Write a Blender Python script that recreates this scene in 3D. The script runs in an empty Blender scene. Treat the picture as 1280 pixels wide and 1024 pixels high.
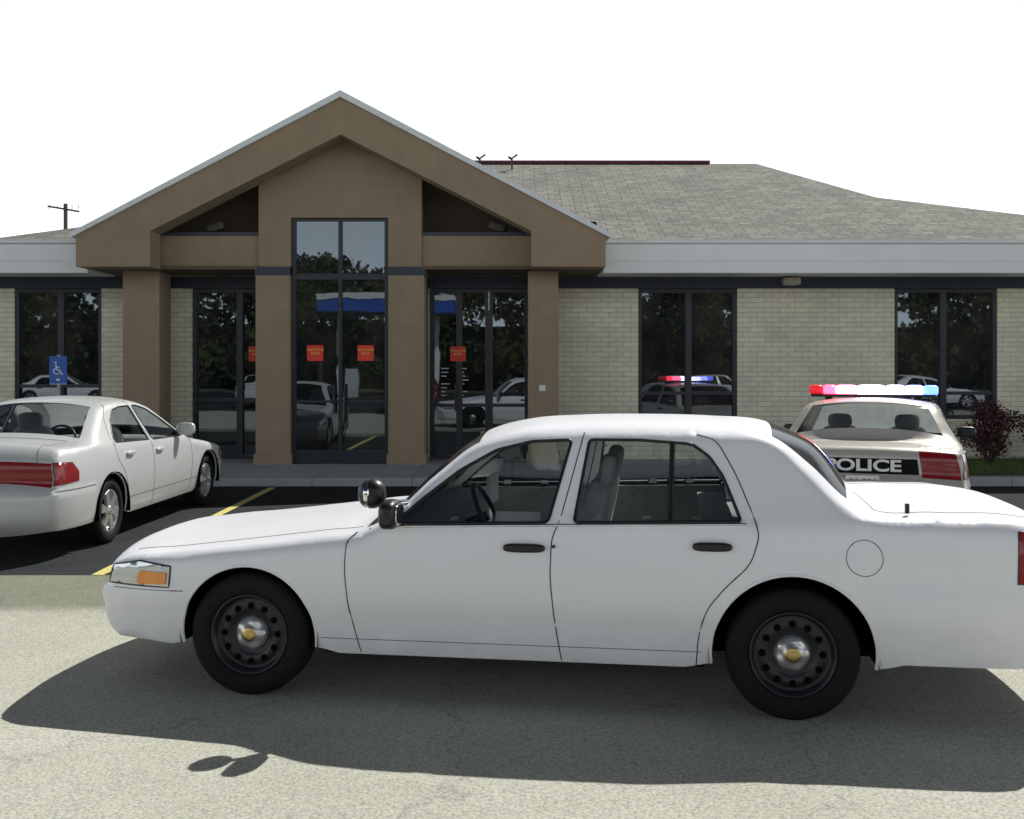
import bpy, bmesh, math, random
import numpy as np
from mathutils import Vector, Matrix
from mathutils.geometry import delaunay_2d_cdt
random.seed(4); rng=np.random.default_rng(5)
scene=bpy.context.scene
scene.view_settings.view_transform='Standard'
scene.view_settings.look='None'; scene.view_settings.exposure=0
COL=scene.collection
# ------------------------------------------------------------ materials
def newmat(name):
    m=bpy.data.materials.new(name); m.use_nodes=True
    nt=m.node_tree; b=nt.nodes['Principled BSDF']
    return m,nt,b
def N(nt,t,**k):
    n=nt.nodes.new(t)
    for a,v in k.items(): setattr(n,a,v)
    return n
def ramp(nt,src,stops):
    r=N(nt,'ShaderNodeValToRGB'); e=r.color_ramp.elements
    while len(e)<len(stops): e.new(0.5)
    for i,(p,c) in enumerate(stops):
        e[i].position=p; e[i].color=(c[0],c[1],c[2],1)
    nt.links.new(src,r.inputs[0]); return r.outputs[0]
def objcoord(nt): return N(nt,'ShaderNodeTexCoord').outputs['Object']
def noise(nt,vec,scale,detail=6,rough=.6):
    n=N(nt,'ShaderNodeTexNoise'); n.inputs['Scale'].default_value=scale
    n.inputs['Detail'].default_value=detail; n.inputs['Roughness'].default_value=rough
    nt.links.new(vec,n.inputs['Vector']); return n.outputs['Fac']
def mixc(nt,f,a,b,mode='MIX'):
    m=N(nt,'ShaderNodeMix',data_type='RGBA',blend_type=mode)
    for s,v in ((m.inputs[0],f),(m.inputs[6],a),(m.inputs[7],b)):
        if hasattr(v,'links'): nt.links.new(v,s)
        elif isinstance(v,(int,float)): s.default_value=v
        else: s.default_value=(v[0],v[1],v[2],1)
    return m.outputs[2]
def bump(nt,b,h,st,dist=.01):
    n=N(nt,'ShaderNodeBump'); n.inputs['Strength'].default_value=st; n.inputs['Distance'].default_value=dist
    nt.links.new(h,n.inputs['Height']); nt.links.new(n.outputs[0],b.inputs['Normal'])
def simple(name,c,rough=.5,metal=0,coat=0,var=.12,vs=8,emis=None,es=0,bmp=0,spec=None):
    m,nt,b=newmat(name)
    b.inputs['Roughness'].default_value=rough; b.inputs['Metallic'].default_value=metal
    b.inputs['Coat Weight'].default_value=coat
    if spec is not None: b.inputs['Specular IOR Level'].default_value=spec
    f=noise(nt,objcoord(nt),vs)
    d=tuple(x*(1-var) for x in c); l=tuple(min(1,x*(1+var)) for x in c)
    nt.links.new(ramp(nt,f,[(.3,d),(.7,l)]),b.inputs['Base Color'])
    if emis: b.inputs['Emission Color'].default_value=(*emis,1); b.inputs['Emission Strength'].default_value=es
    if bmp: bump(nt,b,noise(nt,objcoord(nt),vs*8),bmp)
    return m
def paint(name,c,metal=0.0,rough=.28,dirt=(.25,.23,.2),coat=.45,spec=.35):
    m,nt,b=newmat(name)
    oc=objcoord(nt); sep=N(nt,'ShaderNodeSeparateXYZ'); nt.links.new(oc,sep.inputs[0])
    mr=N(nt,'ShaderNodeMapRange'); nt.links.new(sep.outputs[2],mr.inputs[0])
    mr.inputs[1].default_value=.66; mr.inputs[2].default_value=.2; mr.inputs[3].default_value=0.02; mr.inputs[4].default_value=.5
    nz=noise(nt,oc,5,8,.7); mu=N(nt,'ShaderNodeMath',operation='MULTIPLY'); nt.links.new(mr.outputs[0],mu.inputs[0]); nt.links.new(nz,mu.inputs[1])
    nt.links.new(mixc(nt,mu.outputs[0],c,dirt),b.inputs['Base Color'])
    rr=N(nt,'ShaderNodeMapRange'); nt.links.new(nz,rr.inputs[0]); rr.inputs[3].default_value=rough; rr.inputs[4].default_value=rough+.15
    nt.links.new(rr.outputs[0],b.inputs['Roughness'])
    b.inputs['Metallic'].default_value=metal; b.inputs['Specular IOR Level'].default_value=spec
    b.inputs['Coat Weight'].default_value=coat; b.inputs['Coat Roughness'].default_value=.05
    return m
def carglass(name,tint):
    m,nt,b=newmat(name); nt.nodes.remove(b)
    out=nt.nodes['Material Output']
    t=N(nt,'ShaderNodeBsdfTransparent'); t.inputs[0].default_value=(*tint,1)
    g=N(nt,'ShaderNodeBsdfGlossy'); g.inputs['Roughness'].default_value=.03
    fr=N(nt,'ShaderNodeFresnel'); fr.inputs[0].default_value=1.6
    mx=N(nt,'ShaderNodeMixShader'); nt.links.new(fr.outputs[0],mx.inputs[0]); nt.links.new(t.outputs[0],mx.inputs[1]); nt.links.new(g.outputs[0],mx.inputs[2])
    nt.links.new(mx.outputs[0],out.inputs[0]); return m
def winglass(name):
    m,nt,b=newmat(name)
    nt.nodes.remove(b); out=nt.nodes['Material Output']
    d=N(nt,'ShaderNodeBsdfDiffuse'); oc=objcoord(nt)
    nt.links.new(ramp(nt,noise(nt,oc,1.3,4),[(.35,(.008,.010,.012)),(.65,(.045,.042,.036))]),d.inputs[0])
    g=N(nt,'ShaderNodeBsdfGlossy'); g.inputs['Roughness'].default_value=.012; g.inputs[0].default_value=(.76,.88,.96,1)
    bm=N(nt,'ShaderNodeBump'); bm.inputs['Strength'].default_value=.05; bm.inputs['Distance'].default_value=.02
    nt.links.new(noise(nt,oc,1.2,2),bm.inputs['Height']); nt.links.new(bm.outputs[0],g.inputs['Normal'])
    mx=N(nt,'ShaderNodeMixShader'); fr=N(nt,'ShaderNodeFresnel'); fr.inputs[0].default_value=2.15
    nt.links.new(fr.outputs[0],mx.inputs[0]); nt.links.new(d.outputs[0],mx.inputs[1]); nt.links.new(g.outputs[0],mx.inputs[2])
    nt.links.new(mx.outputs[0],out.inputs[0]); return m

M={}
M['white']=paint('paint_white',(.88,.89,.93),coat=.15,spec=.25)
M['silver']=paint('paint_silver',(.60,.62,.62),metal=.15)
M['tan']=paint('paint_pewter',(.52,.49,.44),metal=.2)
M['dark']=paint('paint_dark_blue',(.03,.04,.07),metal=.3)
M['maroon']=paint('paint_maroon',(.16,.02,.02),metal=.2)
M['glass']=carglass('car_glass',(.90,.94,.93))
M['win']=winglass('window_glass')
M['rubber']=simple('rubber',(.010,.011,.013),.75,vs=30,bmp=.1,spec=.2)
M['steel']=simple('black_steel',(.010,.011,.014),.4,vs=20)
M['black']=simple('black_trim',(.010,.010,.012),.4)
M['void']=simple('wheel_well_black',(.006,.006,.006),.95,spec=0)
M['seam']=simple('seam_dark',(.05,.05,.055),.8)
M['chrome']=simple('chrome',(.75,.75,.76),.12,1)
M['alloy']=simple('alloy',(.6,.6,.6),.3,.7)
M['gold']=simple('brass_badge',(.50,.38,.16),.3,1)
M['int']=simple('interior_grey',(.27,.28,.28),.8,vs=15)
M['seat']=simple('seat_fabric',(.62,.63,.63),.9,vs=60)
M['paper']=simple('paper',(.8,.8,.8),.6)
M['red']=simple('tail_lens_red',(.24,.006,.008),.25,coat=.4)
M['amber']=simple('amber_lens',(.85,.30,.04),.15,coat=1)
M['lens']=simple('headlight_lens',(.55,.58,.6),.08,.5,coat=1)
# ------------------------------------------------------------ mesh helpers
def empty(name,loc=(0,0,0),rz=0):
    e=bpy.data.objects.new(name,None); e.location=loc; e.rotation_euler=(0,0,rz); e.empty_display_size=.2
    COL.objects.link(e); return e
def mk(name,verts,faces,mats,parent=None,smooth=False,idx=None):
    me=bpy.data.meshes.new(name); me.from_pydata([tuple(v) for v in verts],[],[tuple(f) for f in faces])
    for m in (mats if isinstance(mats,(list,tuple)) else [mats]): me.materials.append(m)
    if idx is not None:
        me.polygons.foreach_set('material_index',idx)
    if smooth: me.polygons.foreach_set('use_smooth',[True]*len(me.polygons))
    me.update()
    o=bpy.data.objects.new(name,me); COL.objects.link(o)
    if parent: o.parent=parent
    return o
def box(name,x0,x1,y0,y1,z0,z1,mat,parent=None,bevel=0):
    v=[(x,y,z) for x in (x0,x1) for y in (y0,y1) for z in (z0,z1)]
    f=[(0,1,3,2),(4,6,7,5),(0,4,5,1),(2,3,7,6),(0,2,6,4),(1,5,7,3)]
    o=mk(name,v,f,mat,parent)
    if bevel:
        md=o.modifiers.new('b','BEVEL'); md.width=bevel; md.segments=2
    return o
def boxes(name,L,mat,parent=None):
    V=[];F=[]
    for (x0,x1,y0,y1,z0,z1) in L:
        n=len(V)
        V+=[(x,y,z) for x in (x0,x1) for y in (y0,y1) for z in (z0,z1)]
        F+=[tuple(n+i for i in q) for q in [(0,1,3,2),(4,6,7,5),(0,4,5,1),(2,3,7,6),(0,2,6,4),(1,5,7,3)]]
    return mk(name,V,F,mat,parent)
def prism(name,poly,y0,y1,mat,parent=None):
    n=len(poly)
    V=[(x,y0,z) for x,z in poly]+[(x,y1,z) for x,z in poly]
    F=[tuple(range(n)),tuple(range(2*n-1,n-1,-1))]+[(i,(i+1)%n,n+(i+1)%n,n+i) for i in range(n)]
    o=mk(name,V,F,mat,parent)
    bm=bmesh.new(); bm.from_mesh(o.data); bmesh.ops.recalc_face_normals(bm,faces=bm.faces); bm.to_mesh(o.data); bm.free()
    return o
def sell(name,loc,sc,mat,parent=None,e=.5,rot=None,nu=24,nv=14):
    V=[];F=[]
    sg=lambda a,p: math.copysign(abs(a)**p,a)
    R=Matrix.Rotation(rot[1],3,rot[0]) if rot else Matrix.Identity(3)
    for j in range(nv+1):
        ph=-math.pi/2+math.pi*j/nv
        for i in range(nu):
            th=2*math.pi*i/nu
            p=Vector((sc[0]*sg(math.cos(ph),e)*sg(math.cos(th),e),sc[1]*sg(math.cos(ph),e)*sg(math.sin(th),e),sc[2]*sg(math.sin(ph),e)))
            V.append(R@p+Vector(loc))
    for j in range(nv):
        for i in range(nu):
            F.append((j*nu+i,j*nu+(i+1)%nu,(j+1)*nu+(i+1)%nu,(j+1)*nu+i))
    return mk(name,V,F,mat,parent,True)
def lathe(name,prof,center,mat,parent=None,seg=56,idx=None,side=1):
    V=[];F=[];I=[]
    for (r,y) in prof:
        for i in range(seg):
            a=2*math.pi*i/seg
            V.append((center[0]+r*math.cos(a),center[1]+side*y,center[2]+r*math.sin(a)))
    for j in range(len(prof)-1):
        for i in range(seg):
            F.append((j*seg+i,j*seg+(i+1)%seg,(j+1)*seg+(i+1)%seg,(j+1)*seg+i)); I.append(idx[j] if idx else 0)
    return mk(name,V,F,mat,parent,True,I)
def tube(name,pts,r,mat,parent=None,closed=False):
    cu=bpy.data.curves.new(name,'CURVE'); cu.dimensions='3D'; cu.bevel_depth=r; cu.bevel_resolution=2
    sp=cu.splines.new('POLY'); sp.points.add(len(pts)-1)
    for i,p in enumerate(pts): sp.points[i].co=(p[0],p[1],p[2],1)
    sp.use_cyclic_u=closed; cu.materials.append(mat); cu.use_fill_caps=True
    o=bpy.data.objects.new(name,cu); COL.objects.link(o)
    if parent: o.parent=parent
    return o
def text(name,s,size,mat,parent,loc,rot,ext=.002,bold=0.0,sx=1):
    cu=bpy.data.curves.new(name,'FONT'); cu.body=s; cu.size=size; cu.extrude=ext; cu.offset=bold
    cu.align_x='CENTER'; cu.align_y='CENTER'; cu.materials.append(mat)
    o=bpy.data.objects.new(name,cu); COL.objects.link(o); o.parent=parent; o.location=loc; o.rotation_euler=rot; o.scale=(sx,1,1)
    return o
# ------------------------------------------------------------ car generator
def catmull(C,step=.035):
    C=[np.array(c,float) for c in C]; out=[];tags=[]
    for i in range(len(C)-1):
        p0=C[max(i-1,0)];p1=C[i];p2=C[i+1];p3=C[min(i+2,len(C)-1)]
        L=np.linalg.norm((p2-p1)[:2]); n=max(2,int(L/step))
        l0=max(np.linalg.norm((p1-p0)[:2]),1e-3); l2=max(np.linalg.norm((p3-p2)[:2]),1e-3)
        m1=((p2-p1)/L*l0+(p1-p0)/l0*L)/(l0+L)*L if i>0 else (p2-p1)
        m2=((p3-p2)/l2*L+(p2-p1)/L*l2)/(l2+L)*L if i<len(C)-2 else (p2-p1)
        for k in range(n):
            t=k/n
            q=(2*t**3-3*t**2+1)*p1+(t**3-2*t**2+t)*m1+(-2*t**3+3*t**2)*p2+(t**3-t**2)*m2
            out.append(q); tags.append(int(round(p1[4])))
    out.append(C[-1]); return np.array(out),tags
def dens(poly,step=.03,closed=True):
    out=[]; n=len(poly)
    for i in range(n if closed else n-1):
        a=np.array(poly[i],float); b=np.array(poly[(i+1)%n],float)
        k=max(1,int(np.linalg.norm(b-a)/step))
        for j in range(k): out.append(a+(b-a)*j/k)
    if not closed: out.append(np.array(poly[-1],float))
    return np.array(out)
def smooth_poly(poly,r=.02,seg=4):
    out=[];n=len(poly)
    for i in range(n):
        a=np.array(poly[i-1],float);b=np.array(poly[i],float);c=np.array(poly[(i+1)%n],float)
        u=(a-b);v=(c-b);lu=np.linalg.norm(u);lv=np.linalg.norm(v);rr=min(r,lu*.45,lv*.45)
        p=b+u/lu*rr;q=b+v/lv*rr
        for k in range(seg+1):
            t=k/seg; out.append((1-t)**2*p+2*t*(1-t)*b+t*t*q)
    return np.array(out)
def smooth_open(poly,r=.06):
    if len(poly)<3: return poly
    s=smooth_poly(poly,r)
    return [np.array(poly[0],float)]+list(s[5:-5])+[np.array(poly[-1],float)]
def pip(P,poly):
    x=P[:,0][:,None];y=P[:,1][:,None]
    x1=poly[:,0];y1=poly[:,1];x2=np.roll(x1,-1);y2=np.roll(y1,-1)
    with np.errstate(divide='ignore',invalid='ignore'):
        c=((y1>y)!=(y2>y))&(x<(x2-x1)*(y-y1)/(y2-y1)+x1)
    return c.sum(1)%2==1
def segdist(P,A,B):
    d=B-A; L=(d**2).sum(1)+1e-12
    t=((P[:,None,:]-A)*d).sum(2)/L; t=np.clip(t,0,1)
    q=A+t[...,None]*d; D=np.sqrt(((P[:,None,:]-q)**2).sum(2))
    j=D.argmin(1); r=np.arange(len(P)); return D[r,j],j,t[r,j]
def sheet(outer,holes,h=.04,inset=None):
    pts=[tuple(p) for p in outer]; edges=[(i,(i+1)%len(outer)) for i in range(len(outer))]
    for H in holes:
        n=len(pts); pts+=[tuple(p) for p in H]; edges+=[(n+i,n+(i+1)%len(H)) for i in range(len(H))]
    xs=np.arange(outer[:,0].min(),outer[:,0].max(),h); zs=np.arange(outer[:,1].min(),outer[:,1].max(),h)
    G=np.array([(x,z) for x in xs for z in zs])
    if inset is not None: G=np.vstack([G,inset])
    ok=pip(G,outer)
    for H in holes: ok&=~pip(G,H)
    G=G[ok]
    allE=[(outer,np.roll(outer,-1,0))]+[(H,np.roll(H,-1,0)) for H in holes]
    dm=np.full(len(G),9.)
    for A,B in allE:
        dd,_,_=segdist(G,A,B); dm=np.minimum(dm,dd)
    G=G[dm>.009]
    pts+=[tuple(p) for p in G]
    r=delaunay_2d_cdt([Vector(p) for p in pts],edges,[],0,1e-6)
    V=np.array([(v.x,v.y) for v in r[0]]); F=np.array([f for f in r[2] if len(f)==3])
    c=V[F].mean(1); ok=pip(c,outer)
    for H in holes: ok&=~pip(c,H)
    return V,F[ok]
def make_car(name,S,loc,rz,body,opts={}):
    root=empty(name,loc,rz)
    T,tags=catmull(S['top']); TP=T[:,:2]; crown=T[:,2]; rr=T[:,3]
    R=S['R']; xr=S['wb']
    def arc(cx,r):
        return [(cx+r*math.cos(a),.335+r*math.sin(a)) for a in np.radians(np.linspace(-8,188,34))]
    low=[tuple(TP[-1])]+[(xr+R[1]+.12,TP[-1][1])]+arc(xr,R[1])+[(xr-R[1]-.12,.25),(R[0]+.12,.25)]+arc(0,R[0])+[(-R[0]-.06,TP[0][1])]
    low=dens(low,.05,False)[1:]
    outer=np.vstack([TP,low])
    zt,wt=S['prof']
    A=TP[:-1];B=TP[1:]
    x0=T[:,0].min();x1=T[:,0].max()
    def W(P,tuck=True):
        P=np.atleast_2d(np.array(P,float)); x=P[:,0];z=P[:,1]
        zb=S['belt'][0]+S['belt'][1]*x
        w=np.interp(np.minimum(z,zb),zt,wt)
        t=np.maximum(z-zb,0); w=w-np.interp(t,[0,.03,.45,.6],[0,.03,S['tumble'],S['tumble']+.07])
        w=w-.03*np.where(z>zb,np.clip(t/.3,0,1)*((x-1.9)/1.0)**2*.6,0)
        ef=np.clip((S['pf'][0]-x)/(S['pf'][0]-x0+.02),0,1); w=w-S['pf'][1]*(1-np.sqrt(1-ef**2*.97))
        er=np.clip((x-S['pr'][0])/(x1+.02-S['pr'][0]),0,1); w=w-S['pr'][1]*(1-np.sqrt(1-er**2*.97))
        sb=lambda v,a,b: np.clip((v-a)/(b-a),0,1)
        w=w+.014*sb(z,S['bz'][1]+.012,S['bz'][1]-.002)*sb(x,xr+R[1]-.01,xr+R[1]+.04)
        w=w+.012*sb(z,S['bz'][0]+.012,S['bz'][0]-.002)*sb(-x,R[0]-.01,R[0]+.04)
        if tuck:
            D,j,t2=segdist(P,A,B); r=rr[j]*(1-t2)+rr[j+1]*t2
            q=np.clip(1-D/r,0,1); w=w-r*(1-np.sqrt(1-q**2*.999))
        return w
    tan=np.gradient(TP,axis=0); tan/=np.linalg.norm(tan,axis=1)[:,None]; nrm=np.stack([-tan[:,1],tan[:,0]],1)
    ins=np.vstack([TP-nrm*(rr[:,None]*k) for k in (.12,.35,.7,1.05)])
    holes=[smooth_poly(w,.025) for w in S['wins']]; holes=[dens(h,.04) for h in holes]
    V2,F2=sheet(outer,holes,.045,ins)
    w=W(V2)
    n=len(V2); V=[(p[0],-a,p[1]) for p,a in zip(V2,w)]+[(p[0],a,p[1]) for p,a in zip(V2,w)]
    F=[tuple(f) for f in F2]+[tuple(n+f[::-1]) for f in F2]; I=[0]*len(F)
    vs=np.sign(np.linspace(-1,1,29))*(1-(1-np.abs(np.linspace(-1,1,29)))**1.35)
    we=W(TP); base=len(V); nv=len(vs)
    pw=S.get('pw',2.4)
    for i in range(len(TP)):
        for v in vs:
            o=crown[i]*(1-abs(v)**pw)
            V.append((TP[i,0]+nrm[i,0]*o, v*we[i], TP[i,1]+nrm[i,1]*o))
    mats=[body,M['glass'],M['black'],M['lens'],M['red'],opts.get('panel',body)]
    for i in range(len(TP)-1):
        tg=tags[i]
        for k in range(nv-1):
            F.append((base+i*nv+k,base+(i+1)*nv+k,base+(i+1)*nv+k+1,base+i*nv+k+1))
            av=abs(vs[k]+vs[k+1])/2; m=0
            if tg==1: m=1 if av<.93 else 0
            elif tg==2: m=2 if av<.93 else 0
            elif tg==3: m=3 if av>.5 else 2
            elif tg==4: m=4 if av>S.get('tl',.62) else 5
            I.append(m)
    o=mk('body_shell',V,F,mats,root,True,I)
    bm=bmesh.new(); bm.from_mesh(o.data); bmesh.ops.remove_doubles(bm,verts=bm.verts,dist=.0012)
    bmesh.ops.recalc_face_normals(bm,faces=bm.faces)
    bm.to_mesh(o.data); bm.free()
    def patch(nm,poly,off,mat,h=.05,rnd=.012):
        q=dens(smooth_poly(poly,rnd),.03); a,f=sheet(q,[],h); ww=W(a,False) if off<-.02 else W(a)
        n=len(a); VV=[(p[0],-(b+off),p[1]) for p,b in zip(a,ww)]+[(p[0],(b+off),p[1]) for p,b in zip(a,ww)]
        return mk(nm,VV,[tuple(t) for t in f]+[tuple(n+t[::-1]) for t in f],mat,root,True)
    def line(nm,poly,r,mat,closed=False,off=.0,both=True,rnd=None):
        if rnd: poly=smooth_poly(poly,rnd)
        q=dens(poly,.025,closed); ww=W(q)
        for sgn,sx in ((-1,'near'),(1,'far')):
            if sgn==1 and not both: continue
            tube(nm+'_'+sx,[(p[0],sgn*(b+off),p[1]) for p,b in zip(q,ww)],r,mat,root,closed)
    for i,wn in enumerate(S['wins']):
        patch('side_glass_%d'%i,wn,-.012,M['glass'],rnd=.025)
        line('window_trim_%d'%i,wn,.009,M['black'],True,-.002,rnd=.025)
    for i,sm in enumerate(S['seams']): line('panel_seam_%d'%i,smooth_open(sm),.0034,M['seam'],off=-.001)
    for i,sm in enumerate(S.get('creases',[])): line('rocker_crease_%d'%i,sm,.003,M['seam'],off=-.0022)
    for i,sm in enumerate(S.get('pillars',[])): line('window_divider_%d'%i,sm,.014,M['black'],off=-.008)
    if 'beltstrip' in S: line('belt_moulding',S['beltstrip'],.008,M['chrome'],off=.0)
    for (cx,r) in ((0,R[0]),(xr,R[1])):
        a=np.array(arc(cx,r-.004)); line('arch_lip',a,.010,body,off=-.006)
        for sg in (-1,1):
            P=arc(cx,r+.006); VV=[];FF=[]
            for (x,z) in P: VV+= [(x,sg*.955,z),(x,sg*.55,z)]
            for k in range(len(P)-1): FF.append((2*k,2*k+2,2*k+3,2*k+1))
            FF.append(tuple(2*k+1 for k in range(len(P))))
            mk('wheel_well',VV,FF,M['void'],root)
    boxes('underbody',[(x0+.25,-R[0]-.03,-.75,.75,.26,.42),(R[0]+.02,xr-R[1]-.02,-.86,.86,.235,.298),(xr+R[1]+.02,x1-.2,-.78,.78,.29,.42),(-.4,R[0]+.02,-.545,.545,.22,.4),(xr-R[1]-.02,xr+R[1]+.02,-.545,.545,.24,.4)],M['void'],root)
    if 'head' in S:
        patch('headlight_side',S['head'],.004,M['lens']); line('headlight_bezel',S['head'],.005,M['black'],True,.002)
        patch('turn_signal',S['amber'],.010,M['amber'])
    patch('tail_lamp_side',S['tail'],.005,M['red']); line('tail_lamp_gasket',S['tail'],.005,M['black'],True,.0)
    for hx0,hx1,hz in S['handles']:
        for sg in (-1,1):
            y=W([((hx0+hx1)/2,hz)])[0]
            sell('door_handle',((hx0+hx1)/2,sg*(y+.012),hz),((hx1-hx0)/2,.02,.023),opts.get('handle',M['black']),root,.6)
    if 'fuel' in S:
        cx,cz,cr=S['fuel']; P=[(cx+cr*math.cos(a),cz+cr*math.sin(a)) for a in np.linspace(0,2*math.pi,33)[:-1]]
        line('fuel_door_seam',P,.0022,M['seam'],True,-.0008,both=False)
    def stripline(nm,pred,vv,r=.0035):
        ids=[i for i in range(len(TP)) if pred(TP[i])]
        for v in vv:
            tube(nm,[(TP[i,0]+nrm[i,0]*crown[i]*(1-abs(v)**pw),v*we[i],TP[i,1]+nrm[i,1]*crown[i]*(1-abs(v)**pw)) for i in ids],r,M['seam'],root)
    hx,hz=S['hoodend']; dx=S['deck0']
    stripline('hood_seam',lambda p:p[0]<hx and p[1]>S['noseTop'],(-.86,.86),.0022)
    stripline('deck_seam',lambda p:p[0]>dx and p[1]>S['bz'][1]+.06,(-.84,.84),.0024)
    i=int(np.argmin(abs(TP[:,0]-dx)+abs(TP[:,1]-1.05)*.2))
    tube('deck_front_seam',[(TP[i,0]+nrm[i,0]*crown[i]*(1-abs(v)**pw),v*we[i],TP[i,1]+nrm[i,1]*crown[i]*(1-abs(v)**pw)) for v in np.linspace(-.84,.84,21)],.003,M['seam'],root)
    bl=lambda x:S['belt'][0]+S['belt'][1]*x
    c0,c1=S['cab']; ca=xr-R[1]-.05
    patch('door_inner_panel',[(c0,.31),(ca,.31),(ca+.03,.82),(c1,.84),(c1,bl(c1)),(c0,bl(c0)-.02)],-.055,M['int'],.15)
    boxes('cabin_floor',[(c0,ca,-.85,.85,.30,.345),(c0-.02,c0,-.85,.85,.3,.9),(c1-.35,c1+.24,-.74,.74,bl(c1)-.07,bl(c1)-.04)],M['int'],root)
    sell('dashboard',(c0+.2,0,.84),(.24,.83,.13),M['int'],root,.5)
    ids=[i for i in range(len(TP)) if S['roof'][0]<TP[i,0]<S['roof'][1] and TP[i,1]>1.3]
    VV=[];FF=[]
    for i in ids:
        for v in np.linspace(-.97,.97,9): VV.append((TP[i,0],v*we[i],TP[i,1]+crown[i]*(1-abs(v)**pw)-.03))
    for a in range(len(ids)-1):
        for b in range(8): FF.append((a*9+b,a*9+b+1,(a+1)*9+b+1,(a+1)*9+b))
    mk('headliner',VV,FF,M['int'],root,True)
    fs=S['fseat']
    for sg in (-1,1):
        sell('front_seat_cushion',(fs-.28,sg*.38,.52),(.27,.25,.11),M['seat'],root,.55)
        sell('front_seat_back',(fs+.02,sg*.38,.82),(.085,.25,.33),M['seat'],root,.55,('Y',.22))
        sell('head_rest',(fs+.13,sg*.38,1.20),(.05,.14,.09),M['seat'],root,.6,('Y',.15))
    sell('rear_seat_back',(fs+.95,0,.82),(.1,.54,.24),M['int'],root,.45,('Y',.3))
    sell('rear_seat_cushion',(fs+.66,0,.5),(.28,.53,.12),M['int'],root,.45)
    st=[];cx,cy,cz=fs-.56,-.38,.93
    for a in np.linspace(0,2*math.pi,33)[:-1]:
        p=Matrix.Rotation(-.45,3,'Y')@Vector((0,.19*math.cos(a),.19*math.sin(a))); st.append((cx+p.x,cy+p.y,cz+p.z))
    tube('steering_wheel',st,.014,M['black'],root,True)
    tube('steering_column',[(cx,cy,cz),(c0+.25,cy,.8)],.03,M['black'],root)
    for cx in (0,xr):
        for sg in (-1,1):
            wy=.845*sg*S.get('track',1); c=(cx,wy,.335)
            tire=[(.215,.085),(.225,.105),(.25,.114),(.285,.116),(.31,.108),(.328,.092),(.3345,.06),(.335,0),(.3345,-.06),(.325,-.1),(.28,-.115),(.215,-.1)]
            lathe('tire',tire,c,M['rubber'],root,side=sg)
            if opts.get('alloy'):
                lathe('rim',[(.217,.095),(.212,.1),(.2,.09),(.192,.03),(.06,.02),(.001,.02)],c,[M['alloy'],M['void']],root,side=sg,idx=[0,0,0,1,1])
                VV=[];FF=[]
                for k in range(6):
                    a=2*math.pi*k/6+.2
                    for (r,hw,y) in ((.03,.035,.085),(.12,.032,.085),(.203,.048,.092)):
                        for s2 in (-1,1):
                            VV.append((cx+r*math.cos(a)-s2*hw*math.sin(a),wy+sg*y,.335+r*math.sin(a)+s2*hw*math.cos(a)))
                    n=6*k; FF+=[(n,n+1,n+3,n+2),(n+2,n+3,n+5,n+4)]
                so=mk('spokes',VV,FF,M['alloy'],root); md=so.modifiers.new('s','SOLIDIFY'); md.thickness=.03; md.offset=0
                lathe('hub_cap',[(.05,.08),(.048,.1),(.03,.108),(.001,.11)],c,M['alloy'],root,side=sg,seg=24)
            else:
                lathe('rim',[(.218,.098),(.214,.104),(.204,.098),(.196,.065),(.185,.055),(.165,.066),(.135,.07),(.118,.058),(.1,.05),(.001,.05)],c,M['steel'],root,side=sg)
                for k in range(12):
                    a=2*math.pi*k/12
                    lathe('vent_hole',[(.019,.0715),(.016,.0718),(.001,.0718)],(cx+.15*math.cos(a),wy,.335+.15*math.sin(a)),M['void'],root,side=sg,seg=12)
                VV=[];FF=[];II=[];ns=60
                prof=[(.090,.05,0),(.089,.068,.004),(.080,.080,.007),(.062,.088,.006),(.048,.090,.0),(.040,.100,.0),(.022,.103,0),(.001,.104,0)]
                for (r,y,l) in prof:
                    for i2 in range(ns):
                        a=2*math.pi*i2/ns; q=r-l*(.5-.5*math.cos(5*a)); VV.append((cx+q*math.cos(a),wy+sg*(y+.003*(l>0)*math.cos(5*a)),.335+q*math.sin(a)))
                for j in range(len(prof)-1):
                    for i2 in range(ns):
                        FF.append((j*ns+i2,j*ns+(i2+1)%ns,(j+1)*ns+(i2+1)%ns,(j+1)*ns+i2)); II.append(1 if j>=5 else 0)
                mk('center_cap',VV,FF,[M['alloy'],M['gold']],root,True,II)
    mx,mz=S['mirror']; yy=W([(mx,mz-.06)])[0]
    for sg in (-1,1):
        sell('door_mirror',(mx,sg*(yy+.12),mz),(.05,.11,.075),opts.get('mirror',M['black']),root,.6)
        tube('mirror_arm',[(mx+.02,sg*(yy-.02),mz-.04),(mx,sg*(yy+.06),mz-.03)],.022,M['black'],root)
    return root,W,TP,nrm,crown,we
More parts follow.
